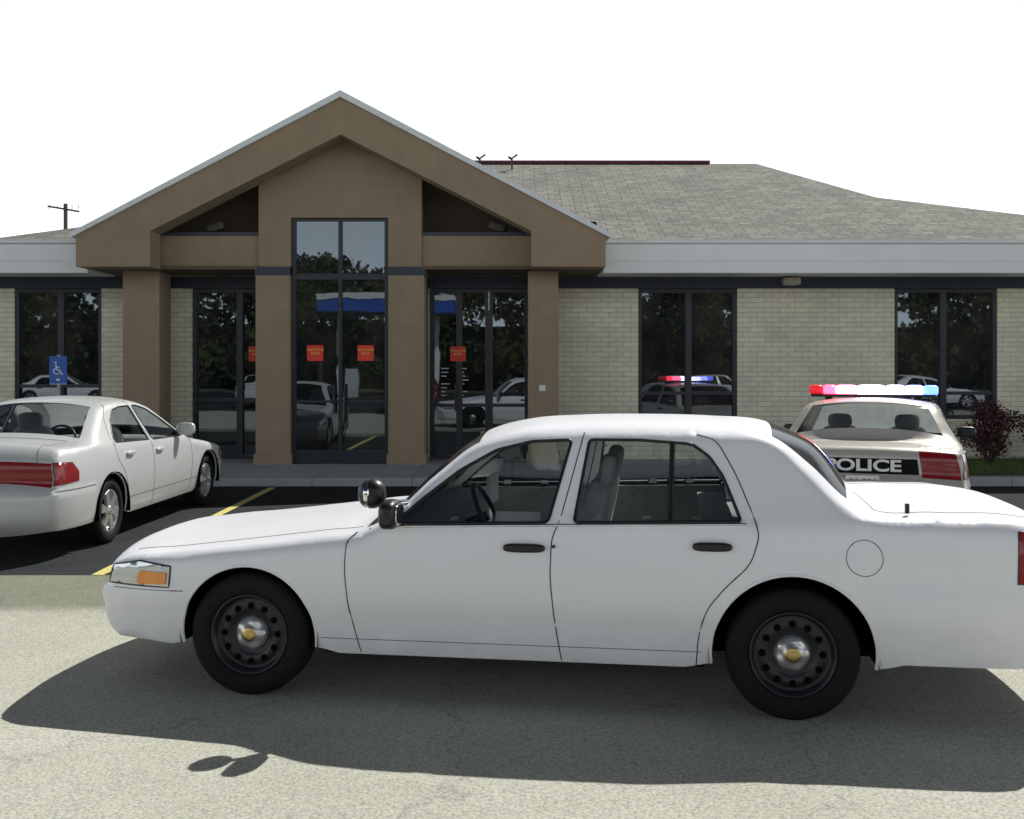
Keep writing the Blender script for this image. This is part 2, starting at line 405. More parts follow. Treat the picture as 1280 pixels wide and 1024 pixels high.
CV=dict(top=[(-.80,.27,.09,.05,0),(-.89,.33,.1,.06,0),(-.93,.45,.1,.07,0),(-.92,.555,.1,.06,0),(-.87,.585,.1,.05,3),(-.835,.69,.1,.05,0),(-.76,.722,.07,.05,0),(-.45,.765,.05,.07,0),(0,.82,.05,.08,0),(.4,.872,.05,.08,0),(.63,.905,.05,.07,2),(.72,.945,.06,.05,1),(1.0,1.19,.07,.04,1),(1.22,1.36,.06,.04,0),(1.42,1.42,.05,.05,0),(1.7,1.442,.05,.06,0),(2.1,1.45,.05,.06,0),(2.5,1.442,.05,.06,0),(2.79,1.405,.065,.05,1),(2.97,1.255,.14,.05,1),(3.15,1.09,.11,.06,0),(3.26,1.045,.04,.06,0),(3.6,1.030,.025,.07,0),(3.98,1.02,.025,.07,0),(4.12,.985,.04,.05,4),(4.17,.72,.05,.03,0),(4.215,.665,.06,.03,0),(4.25,.56,.06,.05,0),(4.24,.42,.06,.06,0),(4.16,.31,.05,.05,0)],
 R=(.385,.415),wb=2.87,belt=(.925,.026),tumble=.245,
 prof=([.2,.25,.30,.40,.46,.50,.60,.72,.80,.90,.96,1.06],[.900,.926,.944,.960,.964,.984,.991,.991,.984,.970,.955,.93]),
 pf=(-.35,.24),pr=(3.7,.13),bz=(.565,.66),
 wins=[[(.80,.953),(.86,1.00),(.95,1.08),(1.138,1.228),(1.33,1.335),(1.52,1.382),(1.735,1.392),(1.63,.975)],
       [(1.764,.978),(1.83,1.394),(2.1,1.395),(2.37,1.378),(2.46,1.315),(2.53,1.215),(2.60,1.04),(2.615,1.0)]],
 pillars=[[(2.26,.99),(2.27,1.386)]],
 beltstrip=[(.76,.94),(1.6,.962),(2.64,.988)],
 seams=[[(.60,.90),(.555,.86),(.548,.70),(.57,.5),(.625,.262)],[(1.80,1.43),(1.69,.98),(1.652,.90),(1.645,.7),(1.67,.45),(1.70,.262)],
        [(2.40,1.425),(2.50,1.40),(2.60,1.22),(2.68,1.02),(2.705,.935),(2.66,.79),(2.54,.68),(2.44,.56),(2.40,.42),(2.39,.262)],
        [(-.79,.568),(-.36,.568)],[(3.30,.667),(4.2,.667)]],
 creases=[[(.41,.335),(2.42,.335)]],
 head=[(-.44,.585),(-.43,.70),(-.62,.722),(-.80,.69),(-.835,.59)],amber=[(-.46,.60),(-.45,.665),(-.62,.67),(-.64,.60)],
 tail=[(3.93,.73),(3.945,.975),(4.10,.98),(4.155,.73)],
 handles=[(1.40,1.62,.848),(2.37,2.57,.876)],fuel=(3.212,.837,.088),hoodend=(.62,.9),noseTop=.73,deck0=3.28,
 cab=(.66,2.78),roof=(1.25,2.75),fseat=1.78,mirror=(.82,1.02))
IM=dict(top=[(-.86,.27,.12,.06,0),(-.93,.38,.13,.08,0),(-.94,.52,.13,.08,0),(-.88,.60,.12,.07,3),(-.78,.69,.1,.06,0),(-.6,.745,.07,.07,0),(-.2,.82,.05,.09,0),(.3,.89,.05,.09,0),(.62,.935,.05,.07,2),(.72,.97,.06,.05,1),(1.1,1.2,.07,.05,1),(1.45,1.36,.06,.05,0),(1.7,1.41,.05,.07,0),(2.05,1.42,.05,.07,0),(2.4,1.41,.05,.07,0),(2.66,1.36,.06,.06,1),(2.98,1.21,.09,.06,1),(3.28,1.07,.07,.07,0),(3.42,1.045,.05,.07,0),(3.75,1.035,.04,.08,0),(3.98,1.01,.05,.07,0),(4.06,.90,.07,.04,4),(4.09,.68,.08,.04,0),(4.15,.63,.09,.04,0),(4.18,.52,.09,.06,0),(4.16,.38,.09,.06,0),(4.08,.28,.08,.05,0)],
 R=(.385,.385),wb=3.0,belt=(.93,.024),tumble=.27,
 prof=([.2,.25,.30,.40,.50,.62,.72,.82,.90,.96,1.06],[.86,.89,.905,.92,.928,.932,.93,.922,.91,.895,.87]),
 pf=(-.3,.28),pr=(3.55,.2),bz=(.55,.64),tl=.40,
 wins=[[(.86,.965),(1.0,1.06),(1.25,1.2),(1.5,1.31),(1.72,1.355),(1.86,1.36),(1.80,.978)],
       [(1.90,.982),(1.95,1.36),(2.2,1.358),(2.42,1.33),(2.62,1.22),(2.78,1.06),(2.80,1.01)]],
 seams=[[(.62,.92),(.60,.6),(.68,.262)],[(1.93,1.41),(1.87,.97),(1.85,.6),(1.88,.262)],[(2.50,1.39),(2.72,1.27),(2.86,1.05),(2.84,.85),(2.70,.72),(2.58,.5),(2.56,.262)],[(3.42,.645),(4.1,.645)],[(-.8,.56),(-.4,.56)],[(.42,.42),(2.57,.42)]],
 head=[(-.5,.60),(-.46,.7),(-.66,.72),(-.78,.67),(-.84,.60)],amber=[(-.5,.61),(-.49,.64),(-.62,.66),(-.66,.61)],
 tail=[(3.76,.72),(3.75,.80),(3.84,.895),(4.058,.905),(4.10,.70)],
 handles=[(1.58,1.78,.86),(2.42,2.62,.88)],hoodend=(.6,.9),noseTop=.72,deck0=3.42,
 cab=(.70,2.95),roof=(1.5,2.6),fseat=1.95,mirror=(.98,1.05),track=.945)
# ---- white sedan
ws,W,TP,nrm,crown,we=make_car('white_sedan',CV,(-1.286,6.789,0),math.radians(-8.5),M['white'])
sell('spotlight_housing',(.70,-.985,1.115),(.075,.072,.078),M['black'],ws,.9)
o=lathe('spotlight_rim',[(.05,-.004),(.073,.0),(.079,.012),(.074,.028)],(0,0,0),M['chrome'],ws,seg=32)
o.rotation_euler=(0,0,math.radians(90)); o.location=(.700,-.985,1.115)
tube('spotlight_arm',[(.74,-.98,1.08),(.80,-.95,1.06),(.86,-.88,1.06)],.018,M['chrome'],ws)
tube('antenna_base',[(3.45,-.80,1.04),(3.45,-.80,1.09)],.012,M['steel'],ws)
tube('door_lock_near',[(1.665,-.99,.86),(1.665,-.996,.86)],.009,M['steel'],ws)
box('laptop_screen',1.16,1.18,-.1,.22,.95,1.12,M['paper'],ws)
box('clipboard',1.30,1.55,-.62,-.60,.90,.985,M['paper'],ws)
sell('mirror_glass',(.868,-1.06,1.02),(.006,.085,.055),M['chrome'],ws,.6)
# ---- silver sedan left
is_,*_=make_car('silver_sedan',IM,(-4.86,14.0,0),math.radians(-92.3),M['silver'],dict(alloy=True,handle=M['silver'],mirror=M['silver'],panel=M['silver']))
box('license_plate',4.175,4.185,-.16,.16,.72,.86,M['paper'],is_)
# ---- police cruiser
th=math.radians(21)
pc,W2,TP2,nr2,cr2,we2=make_car('police_car',CV,(3.47+4.25*math.sin(th),10.7+4.25*math.cos(th),0),math.radians(-90)-th,M['tan'],{})
pc.scale=(1,1,.955)
def rear_strip(nm,z0,z1,hv,off,mat):
    VV=[];FF=[];zs=np.linspace(z0,z1,5);vv=np.linspace(-hv,hv,25)
    sel=[i for i in range(len(TP2)) if TP2[i,0]>4.0 and .68<TP2[i,1]<1.0]
    zz=TP2[sel,1];o_=np.argsort(zz);zz=zz[o_];xx=TP2[sel,0][o_];cc=cr2[sel][o_];wz=we2[sel][o_]
    for z in zs:
        x=np.interp(z,zz,xx);c=np.interp(z,zz,cc);wd=np.interp(z,zz,wz)
        for v in vv: VV.append((x+c*(1-abs(v)**2.4)+off,v*wd,z))
    for a in range(4):
        for b_ in range(24): FF.append((a*25+b_,a*25+b_+1,(a+1)*25+b_+1,(a+1)*25+b_))
    return mk(nm,VV,FF,mat,pc,True)
rear_strip('livery_stripe',.765,.925,.58,.006,simple('livery_black',(.008,.008,.01),.6,spec=.1))
text('police_lettering','POLICE',.165,M['paper'],pc,(4.222,0,.848),(math.radians(87),0,math.radians(90)),bold=.005,sx=1.35)
box('license_plate',4.245,4.255,-.16,.16,.62,.75,M['paper'],pc)
text('license_number','A1 204',.09,M['dark'],pc,(4.258,0,.685),(math.radians(90),0,math.radians(90)))
def emis(n,c,s): return simple(n,c,.3,emis=c,es=s)
box('light_bar_base',1.86,2.12,-.70,.70,1.505,1.54,M['black'],pc,.01)
for sg in (-1,1): box('light_bar_foot',1.93,2.05,sg*.5-.04,sg*.5+.04,1.47,1.51,M['black'],pc)
segs=[(-.72,-.56,(.5,.01,.02),1.2),(-.56,-.42,(1,.04,.08),9),(-.42,-.18,(1,.16,.32),9),(-.18,.14,(1,.8,1),18),(.14,.36,(.55,.5,1),14),(.36,.56,(.30,.30,1),10),(.56,.72,(.10,.2,1),4)]
for k,(a,b,c,s) in enumerate(segs):
    sell('light_bar_lens_%d'%k,(1.99,(a+b)/2,1.59),(.13,(b-a)/2+.004,.062),emis('lightbar_%d'%k,c,s),pc,.5)
# ---- cars behind the photographer (seen mirrored in the bank's windows)
for i,(S,b,x,y,r,op) in enumerate([(IM,M['white'],1.6,-9,80,dict(alloy=True)),(IM,M['silver'],6.9,-8,85,dict(alloy=True)),(CV,M['maroon'],-4.2,-10,88,{}),(IM,M['white'],19.5,-8,172,dict(alloy=True)),(CV,M['silver'],-11.5,-12,85,{}),(CV,M['silver'],11.5,-13,175,{}),(IM,M['white'],-20,-13,170,dict(alloy=True))]):
    make_car('parked_car',S,(x,y,0),math.radians(r),b,op)
# ------------------------------------------------------------ ground
def asphalt(name,c0,c1,cr=.5,scale=90):
    m,nt,b=newmat(name); oc=objcoord(nt)
    big=noise(nt,oc,.7,8,.65); fine=noise(nt,oc,scale,4,.7)
    a=ramp(nt,big,[(.3,c0),(.7,c1)])
    f=ramp(nt,fine,[(.35,(.62,.62,.62)),(.5,(1,1,1)),(.68,(1.3,1.28,1.24))])
    c=mixc(nt,1.0,a,f,'MULTIPLY')
    vo=N(nt,'ShaderNodeTexVoronoi',feature='DISTANCE_TO_EDGE'); vo.inputs['Scale'].default_value=.45
    add=N(nt,'ShaderNodeVectorMath',operation='ADD'); n2=N(nt,'ShaderNodeTexNoise'); n2.inputs['Scale'].default_value=2.2; n2.inputs['Detail'].default_value=6
    nt.links.new(oc,n2.inputs['Vector']); nt.links.new(oc,add.inputs[0]); nt.links.new(n2.outputs['Color'],add.inputs[1]); nt.links.new(add.outputs[0],vo.inputs['Vector'])
    cm=ramp(nt,vo.outputs[0],[(0,(1-cr,)*3),(.006,(1,1,1))])
    c=mixc(nt,1.0,c,cm,'MULTIPLY')
    st=ramp(nt,noise(nt,oc,.35,3,.5),[(.62,(1,1,1)),(.75,(.8,.79,.78))]); c=mixc(nt,1.0,c,st,'MULTIPLY')
    nt.links.new(c,b.inputs['Base Color']); b.inputs['Roughness'].default_value=.9
    b.inputs['Specular IOR Level'].default_value=.04
    bump(nt,b,fine,.4,.006); return m,nt,b,c
M['lot'],*_=asphalt('asphalt_lot',(.030,.034,.037),(.052,.056,.055))
md,nt,b,c=asphalt('aged_driveway',(.42,.42,.355),(.52,.52,.45),.25,70)
oc=objcoord(nt); sp=N(nt,'ShaderNodeSeparateXYZ'); nt.links.new(oc,sp.inputs[0])
ad=N(nt,'ShaderNodeMath',operation='MULTIPLY_ADD'); nt.links.new(noise(nt,oc,3,5),ad.inputs[0]); ad.inputs[1].default_value=.45; nt.links.new(sp.outputs[1],ad.inputs[2])
mr=N(nt,'ShaderNodeMapRange'); nt.links.new(ad.outputs[0],mr.inputs[0]); mr.inputs[1].default_value=7.98; mr.inputs[2].default_value=8.3
nt.links.new(mixc(nt,mr.outputs[0],c,mixc(nt,1.0,c,(.50,.51,.47),'MULTIPLY')),b.inputs['Base Color'])
M['drive']=md
def plane(name,x0,x1,y0,y1,z,mat,parent=None): return mk(name,[(x0,y0,z),(x1,y0,z),(x1,y1,z),(x0,y1,z)],[(0,1,2,3)],mat,parent)
plane('ground',-500,500,-500,500,0,simple('earth_and_grass',(.09,.11,.05),.95,vs=.3,var=.3))
plane('driveway',-40,40,-5,9.25,.004,M['drive'])
plane('road',-60,60,-38,-5,.004,M['lot'])
plane('parking_lot',-40,40,9.25,16.2,.004,M['lot'])
yl,nt,b=newmat('yellow_line_paint'); oc=objcoord(nt)
nt.links.new(ramp(nt,noise(nt,oc,25,8,.75),[(.36,(.12,.11,.06)),(.46,(.68,.58,.18))]),b.inputs['Base Color']); b.inputs['Roughness'].default_value=.8
mk('parking_lines',sum([[(x-.055,9.25,.008),(x+.055,9.25,.008),(x+.055,16.0,.008),(x-.055,16.0,.008)] for x in (-9.1,-6.3,-3.55,-.8,2.0,5.6,8.4)],[]),[(4*i,4*i+1,4*i+2,4*i+3) for i in range(7)],yl)
conc,nt,b=newmat('sidewalk_concrete'); oc=objcoord(nt)
a=ramp(nt,noise(nt,oc,2,8,.65),[(.3,(.40,.42,.43)),(.7,(.50,.52,.53))])
br=N(nt,'ShaderNodeTexBrick'); br.offset=0; br.inputs['Scale'].default_value=1; br.inputs['Brick Width'].default_value=1.5; br.inputs['Row Height'].default_value=1.5; br.inputs['Mortar Size'].default_value=.008
br.inputs['Color1'].default_value=(1,1,1,1);br.inputs['Color2'].default_value=(.93,.93,.93,1);br.inputs['Mortar'].default_value=(.4,.4,.4,1)
nt.links.new(oc,br.inputs['Vector']); nt.links.new(mixc(nt,1.0,a,br.outputs[0],'MULTIPLY'),b.inputs['Base Color']); b.inputs['Roughness'].default_value=.85
bump(nt,b,noise(nt,oc,60),.3)
box('sidewalk',-30,30,16.2,19.62,-.1,.13,conc,None,.015)
grassm=simple('grass_blade',(.09,.14,.03),.7,vs=3,var=.4)
V=[];F=[]
for i in range(9000):
    x=rng.uniform(6.6,12);y=rng.uniform(16.6,19.5);h=rng.uniform(.04,.10);a=rng.uniform(0,6.28);n=len(V)
    V+=[(x,y,.13),(x+.014*math.cos(a),y+.014*math.sin(a),.13),(x+rng.normal(0,.02),y+rng.normal(0,.02),.13+h)];F.append((n,n+1,n+2))
mk('grass',V,F,grassm)
plane('lawn_bed',6.5,12.2,16.5,19.6,.134,simple('lawn_soil',(.06,.09,.025),.95,vs=4,var=.3))
# ------------------------------------------------------------ foliage
def leafcloud(clumps,n,size,flat=.6):
    V=[];F=[]
    for (c,r) in clumps:
        for i in range(n):
            d=rng.normal(size=3); d/=np.linalg.norm(d); p=np.array(c)+d*np.array(r)*rng.uniform(.45,1.08)
            a=rng.normal(size=3);a/=np.linalg.norm(a);b=np.cross(a,rng.normal(size=3));b/=np.linalg.norm(b); s=size*rng.uniform(.6,1.3)
            k=len(V); V+=[p-a*s,p+b*s*flat,p+a*s,p-b*s*flat]; F.append((k,k+1,k+2,k+3))
    return V,F
lm=simple('leaf_green',(.050,.066,.026),.8,vs=.9,var=.6,spec=.2)
bark=simple('bark',(.06,.045,.035),.9,vs=12)
def limb(V,F,p,q,r0,r1,seg=8):
    p=np.array(p,float);q=np.array(q,float);d=q-p;d/=np.linalg.norm(d);u=np.cross(d,[.3,.9,.2]);u/=np.linalg.norm(u);w=np.cross(d,u);n=len(V)
    for c,r in ((p,r0),(q,r1)):
        for i in range(seg):
            a=2*math.pi*i/seg;V.append(c+r*(u*math.cos(a)+w*math.sin(a)))
    for i in range(seg):F.append((n+i,n+(i+1)%seg,n+seg+(i+1)%seg,n+seg+i))
def tree(x,y,h,s):
    t=empty('deciduous_tree',(x,y,0),rng.uniform(0,6))
    V=[];F=[];limb(V,F,(0,0,0),(.1,.05,h*.35),.22,.15)
    cl=[]
    for i in range(9):
        a=i*2.4;rr=s*rng.uniform(.3,.75);z=h*rng.uniform(.45,.88);e=(rr*math.cos(a),rr*math.sin(a),z)
        limb(V,F,(.1,.05,h*.33),e,.1,.03,6);cl.append((e,(s*.42,s*.42,h*.13)))
    cl.append(((0,0,h*.88),(s*.4,s*.4,h*.12)))
    mk('trunk_and_limbs',V,F,bark,t)
    v,f=leafcloud(cl,380,.16);mk('crown',v,f,lm,t)
for i,(x,y,h,s) in enumerate([(-14,-42,9.5,4.6),(13,-41,9.6,4.5)]): tree(x,y,h,s)
cl=[]
for i in range(200):
    x=-55+115*i/200+rng.uniform(-1,1); hh=9.4+1.1*math.sin(x*.35)+.7*math.sin(x*1.1)
    cl.append(((x,-48+rng.uniform(-2,2),hh*rng.uniform(.10,.86)),(2.3,1.8,1.6)))
for i in range(76):
    x=-55+115*i/76; cl.append(((x,-49,8.2+1.0*(i%2)+.6*math.sin(x*.7)),(2.2,1.2,1.4)))
v,f=leafcloud(cl,190,.36); mk('distant_tree_line',v,f,lm)
box('wooden_fence',-60,60,-50.4,-50.2,0,5.2,simple('fence_dark',(.04,.045,.03),.9))
sh=empty('red_barberry_shrub',(8.1,18.3,.13))
V=[];F=[]
for i in range(10):
    a=i*.63;limb(V,F,(0,0,0),(.4*math.cos(a),.4*math.sin(a),.75),.015,.006,5)
mk('stems',V,F,bark,sh)
cl=[((.38*math.cos(i*1.1)*(i%3)*.6,.3*math.sin(i*1.1)*(i%3)*.6,.3+.09*i),(.3,.28,.2)) for i in range(8)]
v,f=leafcloud(cl,420,.028);mk('leaves',v,f,simple('leaf_maroon',(.07,.016,.02),.7,vs=6,var=.5),sh)
sh2=empty('red_barberry_shrub',(9.4,18.5,.13)); v,f=leafcloud(cl,380,.028);mk('leaves',v,f,bpy.data.materials['leaf_maroon'],sh2)
# ------------------------------------------------------------ bank building
bk=empty('bank_building')
stucco=simple('brown_stucco',(.32,.245,.165),.92,vs=3,var=.09,bmp=.35)
stucco_shaded=simple('brown_stucco_shaded',(.13,.10,.075),.92,vs=3,var=.09,bmp=.3)  # darker copy of the stucco: recess and soffit shade put into the colour
frame=simple('dark_bronze_frame',(.016,.02,.03),.4)
header=simple('navy_header_metal',(.03,.042,.065),.5)
whitem=simple('white_fascia_metal',(.82,.85,.84),.5,vs=1.5,var=.04)
trimw=simple('rake_trim',(.74,.78,.78),.4,vs=2,var=.05)
brick,nt,b=newmat('cream_painted_brick')
oc=objcoord(nt); s=N(nt,'ShaderNodeSeparateXYZ'); cb=N(nt,'ShaderNodeCombineXYZ'); nt.links.new(oc,s.inputs[0]); nt.links.new(s.outputs[0],cb.inputs[0]); nt.links.new(s.outputs[2],cb.inputs[1])
br=N(nt,'ShaderNodeTexBrick'); br.inputs['Scale'].default_value=1; br.inputs['Brick Width'].default_value=.27; br.inputs['Row Height'].default_value=.09; br.inputs['Mortar Size'].default_value=.006; br.inputs['Mortar Smooth'].default_value=.3
br.inputs['Color1'].default_value=(.77,.74,.58,1);br.inputs['Color2'].default_value=(.68,.65,.51,1);br.inputs['Mortar'].default_value=(.40,.38,.30,1)
nt.links.new(cb.outputs[0],br.inputs['Vector'])
g=ramp(nt,noise(nt,oc,1.2,6),[(.3,(.85,.85,.85)),(.7,(1.05,1.05,1.05))])
nt.links.new(mixc(nt,1.0,br.outputs[0],g,'MULTIPLY'),b.inputs['Base Color']); b.inputs['Roughness'].default_value=.8; bump(nt,b,br.outputs[1],-.5,.01)
shing,nt,b=newmat('asphalt_shingles'); oc=objcoord(nt); s=N(nt,'ShaderNodeSeparateXYZ'); cb=N(nt,'ShaderNodeCombineXYZ'); nt.links.new(oc,s.inputs[0]); nt.links.new(s.outputs[0],cb.inputs[0]); nt.links.new(s.outputs[1],cb.inputs[1])
br=N(nt,'ShaderNodeTexBrick'); br.inputs['Scale'].default_value=1; br.inputs['Brick Width'].default_value=.24; br.inputs['Row Height'].default_value=.13; br.inputs['Mortar Size'].default_value=.010; br.inputs['Bias'].default_value=0; br.offset_frequency=3; br.offset=.37
br.inputs['Color1'].default_value=(.31,.31,.28,1);br.inputs['Color2'].default_value=(.20,.205,.185,1);br.inputs['Mortar'].default_value=(.12,.12,.11,1)
nt.links.new(cb.outputs[0],br.inputs['Vector'])
g=ramp(nt,noise(nt,oc,.9,8,.7),[(.3,(.8,.8,.8)),(.7,(1.2,1.2,1.15))])
g2=ramp(nt,noise(nt,oc,40,3,.7),[(.3,(.8,.8,.8)),(.7,(1.2,1.2,1.2))])
nt.links.new(mixc(nt,1.0,mixc(nt,1.0,br.outputs[0],g,'MULTIPLY'),g2,'MULTIPLY'),b.inputs['Base Color']); b.inputs['Roughness'].default_value=.95; b.inputs['Specular IOR Level'].default_value=.2
YW=19.6
wins=[(-9.03,-7.45,.85,3.22,[-8.2],[1.45]),(-5.80,-4.40,.13,3.22,[-4.95],[1.2]),(-1.50,-.42,.13,3.22,[-.96],[1.1]),(-.42,.30,.13,3.22,[],[1.1]),(2.29,4.09,.85,3.22,[3.21],[1.32]),(6.94,8.81,.85,3.22,[7.84],[1.32])]
L=[];xs=-10.2
for w in wins:
    if w[0]>xs+.001: L.append((xs,w[0],YW,YW+.25,.0,3.22))
    if w[2]>.5: L.append((w[0],w[1],YW,YW+.25,.0,w[2]))
    xs=w[1]
L.append((xs,11.4,YW,YW+.25,0,3.22))
L+=[(-10.2,-9.95,YW+.25,31,0,3.42),(11.15,11.4,YW+.25,31,0,3.42),(-9.95,11.15,30.7,30.95,0,3.42)]
boxes('brick_walls',L,brick,bk)
box('dark_header_band',-10.2,11.4,YW-.02,YW+.22,3.222,3.43,header,bk)
GL=[];FR=[]
for (x0,x1,z0,z1,mu,tr) in wins:
    GL.append((x0+.03,x1-.03,YW+.10,YW+.13,z0+.03,z1-.003))
    FR+= [(x0+.002,x0+.07,YW+.03,YW+.15,z0,z1-.004),(x1-.07,x1-.002,YW+.03,YW+.15,z0,z1-.004),(x0+.072,x1-.072,YW+.03,YW+.15,z0+.002,z0+.07),(x0+.072,x1-.072,YW+.03,YW+.15,z1-.07,z1-.006)]
    for m in mu: FR.append((m-.055,m+.055,YW+.025,YW+.15,z0+.072,z1-.072))
    ed=[x0+.07]+sum([[m-.055,m+.055] for m in mu],[])+[x1-.07]
    for t in tr:
        for k in range(0,len(ed),2): FR.append((ed[k]+.002,ed[k+1]-.002,YW+.035,YW+.14,t-.03,t+.03))
boxes('window_sills',[(x0-.04,x1+.04,YW-.05,YW+.02,z0-.07,z0-.004) for (x0,x1,z0,z1,m,t) in wins if z0>.5],brick,bk)
yc=18.62
GL.append((-3.77,-2.14,yc,yc+.03,.15,4.34))
FR+=[(-3.785,-3.72,yc-.06,yc+.06,.135,4.35),(-2.19,-2.125,yc-.06,yc+.06,.135,4.35),(-2.985,-2.925,yc-.062,yc+.06,.135,4.35),(-3.72,-2.987,yc-.055,yc+.05,3.30,3.40),(-2.923,-2.19,yc-.055,yc+.05,3.30,3.40),(-3.72,-2.987,yc-.055,yc+.05,4.31,4.35),(-2.923,-2.19,yc-.055,yc+.05,4.31,4.35),(-3.72,-2.987,yc-.055,yc+.05,.135,.36),(-2.923,-2.19,yc-.055,yc+.05,.135,.36),(-3.72,-2.987,yc-.05,yc+.05,1.18,1.22),(-2.923,-2.19,yc-.05,yc+.05,1.18,1.22)]
boxes('window_glass',GL,M['win'],bk); boxes('window_frames',FR,frame,bk)
boxes('door_pull_handles',[(-3.06,-3.03,yc-.12,yc-.09,1.0,1.5),(-2.88,-2.85,yc-.12,yc-.09,1.0,1.5),(-1.04,-1.01,YW-.08,YW-.05,1.0,1.5)],M['steel'],bk)
prism('entry_bay_wall',[(-4.34,.14),(-3.79,.14),(-3.79,4.355),(-2.12,4.355),(-2.12,.14),(-1.55,.14),(-1.55,5.15),(-2.86,5.85),(-4.34,5.07)],18.5,19.0,stucco,bk)
CO=[(-4.38,-3.80,18.45,19.05),(-2.11,-1.50,18.45,19.05),(-6.73,-6.10,18.68,19.3),(.28,.80,18.68,19.3)]
boxes('stucco_columns',[(a,b_,c_,d_,.13,3.36 if i<2 else 3.455) for i,(a,b_,c_,d_) in enumerate(CO)],stucco,bk)
boxes('column_plinths',[(a-.03,b_+.03,c_-.03,d_+.03,.13,.31) for (a,b_,c_,d_) in CO],stucco,bk)
boxes('column_cap_bands',[(a-.01,b_+.01,c_-.01,d_+.01,3.362,3.51) for (a,b_,c_,d_) in CO[:2]],header,bk)
boxes('vestibule_sides',[(-4.30,-3.9,19.06,YW-.03,.13,3.45),(-2.0,-1.52,19.06,YW-.03,.13,3.45)],frame,bk)
cx=-2.84
Lp=[(-4.39,3.97),(-4.39,3.46),(-3.16,3.46),(-3.16,4.05),(0,5.65),(0,6.26)]
prism('gable_face',[(cx+p[0],p[1]) for p in Lp],17.9,18.42,stucco,bk)
prism('gable_face_right',[(cx-p[0],p[1]) for p in Lp],17.9,18.42,stucco,bk)
for nm,sg in (('gable_rake_trim_left',-1),('gable_rake_trim_right',1)):
    prism(nm,[(cx+sg*4.46,3.935),(cx+sg*4.46,4.02),(cx,6.37),(cx,6.262)],17.84,18.3,trimw,bk)
    s2=[(cx+sg*4.44,3.925),(cx+sg*4.44,4.00),(cx,6.345),(cx,6.265)]
    prism('gable_roof_slab',[(p[0],p[1]) for p in s2],18.302,23.8,shing,bk)
boxes('portico_beams',[(-6.05,-4.342,18.55,18.9,3.53,4.05),(-1.548,.37,18.55,18.9,3.53,4.05)],stucco,bk)
boxes('beam_caps',[(-6.05,-4.342,18.53,18.92,4.052,4.11),(-1.548,.37,18.53,18.92,4.052,4.11)],header,bk)
prism('gable_recess_wall',[(-7.1,3.53),(1.45,3.53),(1.45,3.8),(cx,6.15),(-7.1,3.8)],19.35,19.5,stucco_shaded,bk)
boxes('portico_soffit',[(-7.2,-4.345,18.423,YW-.03,3.462,3.52),(-1.545,1.53,18.423,YW-.03,3.462,3.52)],stucco_shaded,bk)
boxes('portico_side_walls',[(-7.21,-7.05,18.423,19.6,3.53,3.94),(1.37,1.53,18.423,19.6,3.53,3.94)],stucco,bk)
for x in (-5.15,-.25):
    sell('flood_light',(x,18.78,4.22),(.16,.09,.08),simple('flood_light_bronze',(.07,.06,.05),.5),bk,.4,('Y',-.3 if x<-3 else .3)); tube('flood_arm',[(x,18.78,4.1),(x,18.78,4.2)],.02,frame,bk)
boxes('eave_fascia',[(-11,-7.23,18.4,18.55,3.40,3.90),(1.56,12.2,18.4,18.55,3.40,3.90),(12.05,12.2,18.55,31.5,3.40,3.90)],whitem,bk)
boxes('gutter_edge',[(-11,-7.24,18.33,18.56,3.902,3.96),(1.57,12.26,18.33,18.56,3.902,3.96)],trimw,bk)
boxes('fascia_drip_line',[(-11,-7.24,18.385,18.399,3.60,3.612),(1.57,12.2,18.385,18.399,3.60,3.612)],trimw,bk)
boxes('eave_soffit',[(-11,-7.23,18.55,YW+.05,3.431,3.48),(1.56,12.05,18.55,YW+.05,3.431,3.48)],whitem,bk)
E=3.965
RV=[(-11,18.36,E),(12.24,18.36,E),(7.24,21.47,5.17),(5.56,24.6,6.43),(-5.3,24.6,6.43),(-7.69,19.23,4.29),(-8.8,18.62,4.03),(-11,31,E),(12.24,31,E),
    (-7.22,18.36,E),(-7.22,19.56,4.43),(1.52,19.56,4.43),(1.52,18.36,E)]
mk('hip_roof',RV,[(0,9,6),(9,5,6),(9,10,5),(10,11,4),(10,4,5),(11,3,4),(11,12,2),(12,1,2),(11,2,3),(1,8,2),(8,3,2),(8,7,4,3),(7,0,6),(7,6,5),(7,5,4)],shing,bk)
tube('ridge_cap',[(-1,24.58,6.46),(4.5,24.58,6.46)],.045,simple('maroon_ridge_metal',(.12,.02,.035),.5),bk)
for px in (600,640):
    x=(px-640)/1350*24.0; tube('vent_pipe',[(x-.0,24.0,6.15),(x,24.0,6.44),(x+.12,24.0,6.52)],.02,frame,bk); tube('vent_hood',[(x-.08,24,6.47),(x,24.0,6.42)],.028,frame,bk)
sell('wall_light',((987-640)/68.9,19.48,3.34),(.16,.12,.07),simple('wall_light_beige',(.5,.48,.38),.5),bk,.4)
redm=simple('red_sign_vinyl',(.80,.05,.02),.5,var=.03); yel=simple('yellow_sign_text',(.85,.6,.1),.5,var=.02)
for (x,y) in ((-3.39,yc-.012),(-2.52,yc-.012),(-.98+.0,YW+.02),(-4.66,YW+.09)):
    box('window_decal',x-.14,x+.14,y-.006,y-.001,1.9,2.17,redm,bk)
    text('decal_lettering','WELCOME\nBANK',.06,yel,bk,(x,y-.008,2.06),(math.radians(90),0,0),ext=.0005)
L=[]
for k in range(9):
    for x,y in ((-.86,YW+.095),(-1.2,YW+.095)):
        if rng.random()<.8: L.append((x-.09,x-.09+rng.uniform(.06,.16),y-.004,y-.001,1.2+.07*k,1.2+.07*k+.018))
for k in range(6): L.append((-4.68,-4.68+rng.uniform(.08,.14),YW+.09,YW+.093,1.2+.08*k,1.22+.08*k))
boxes('hours_lettering',L,M['paper'],bk)
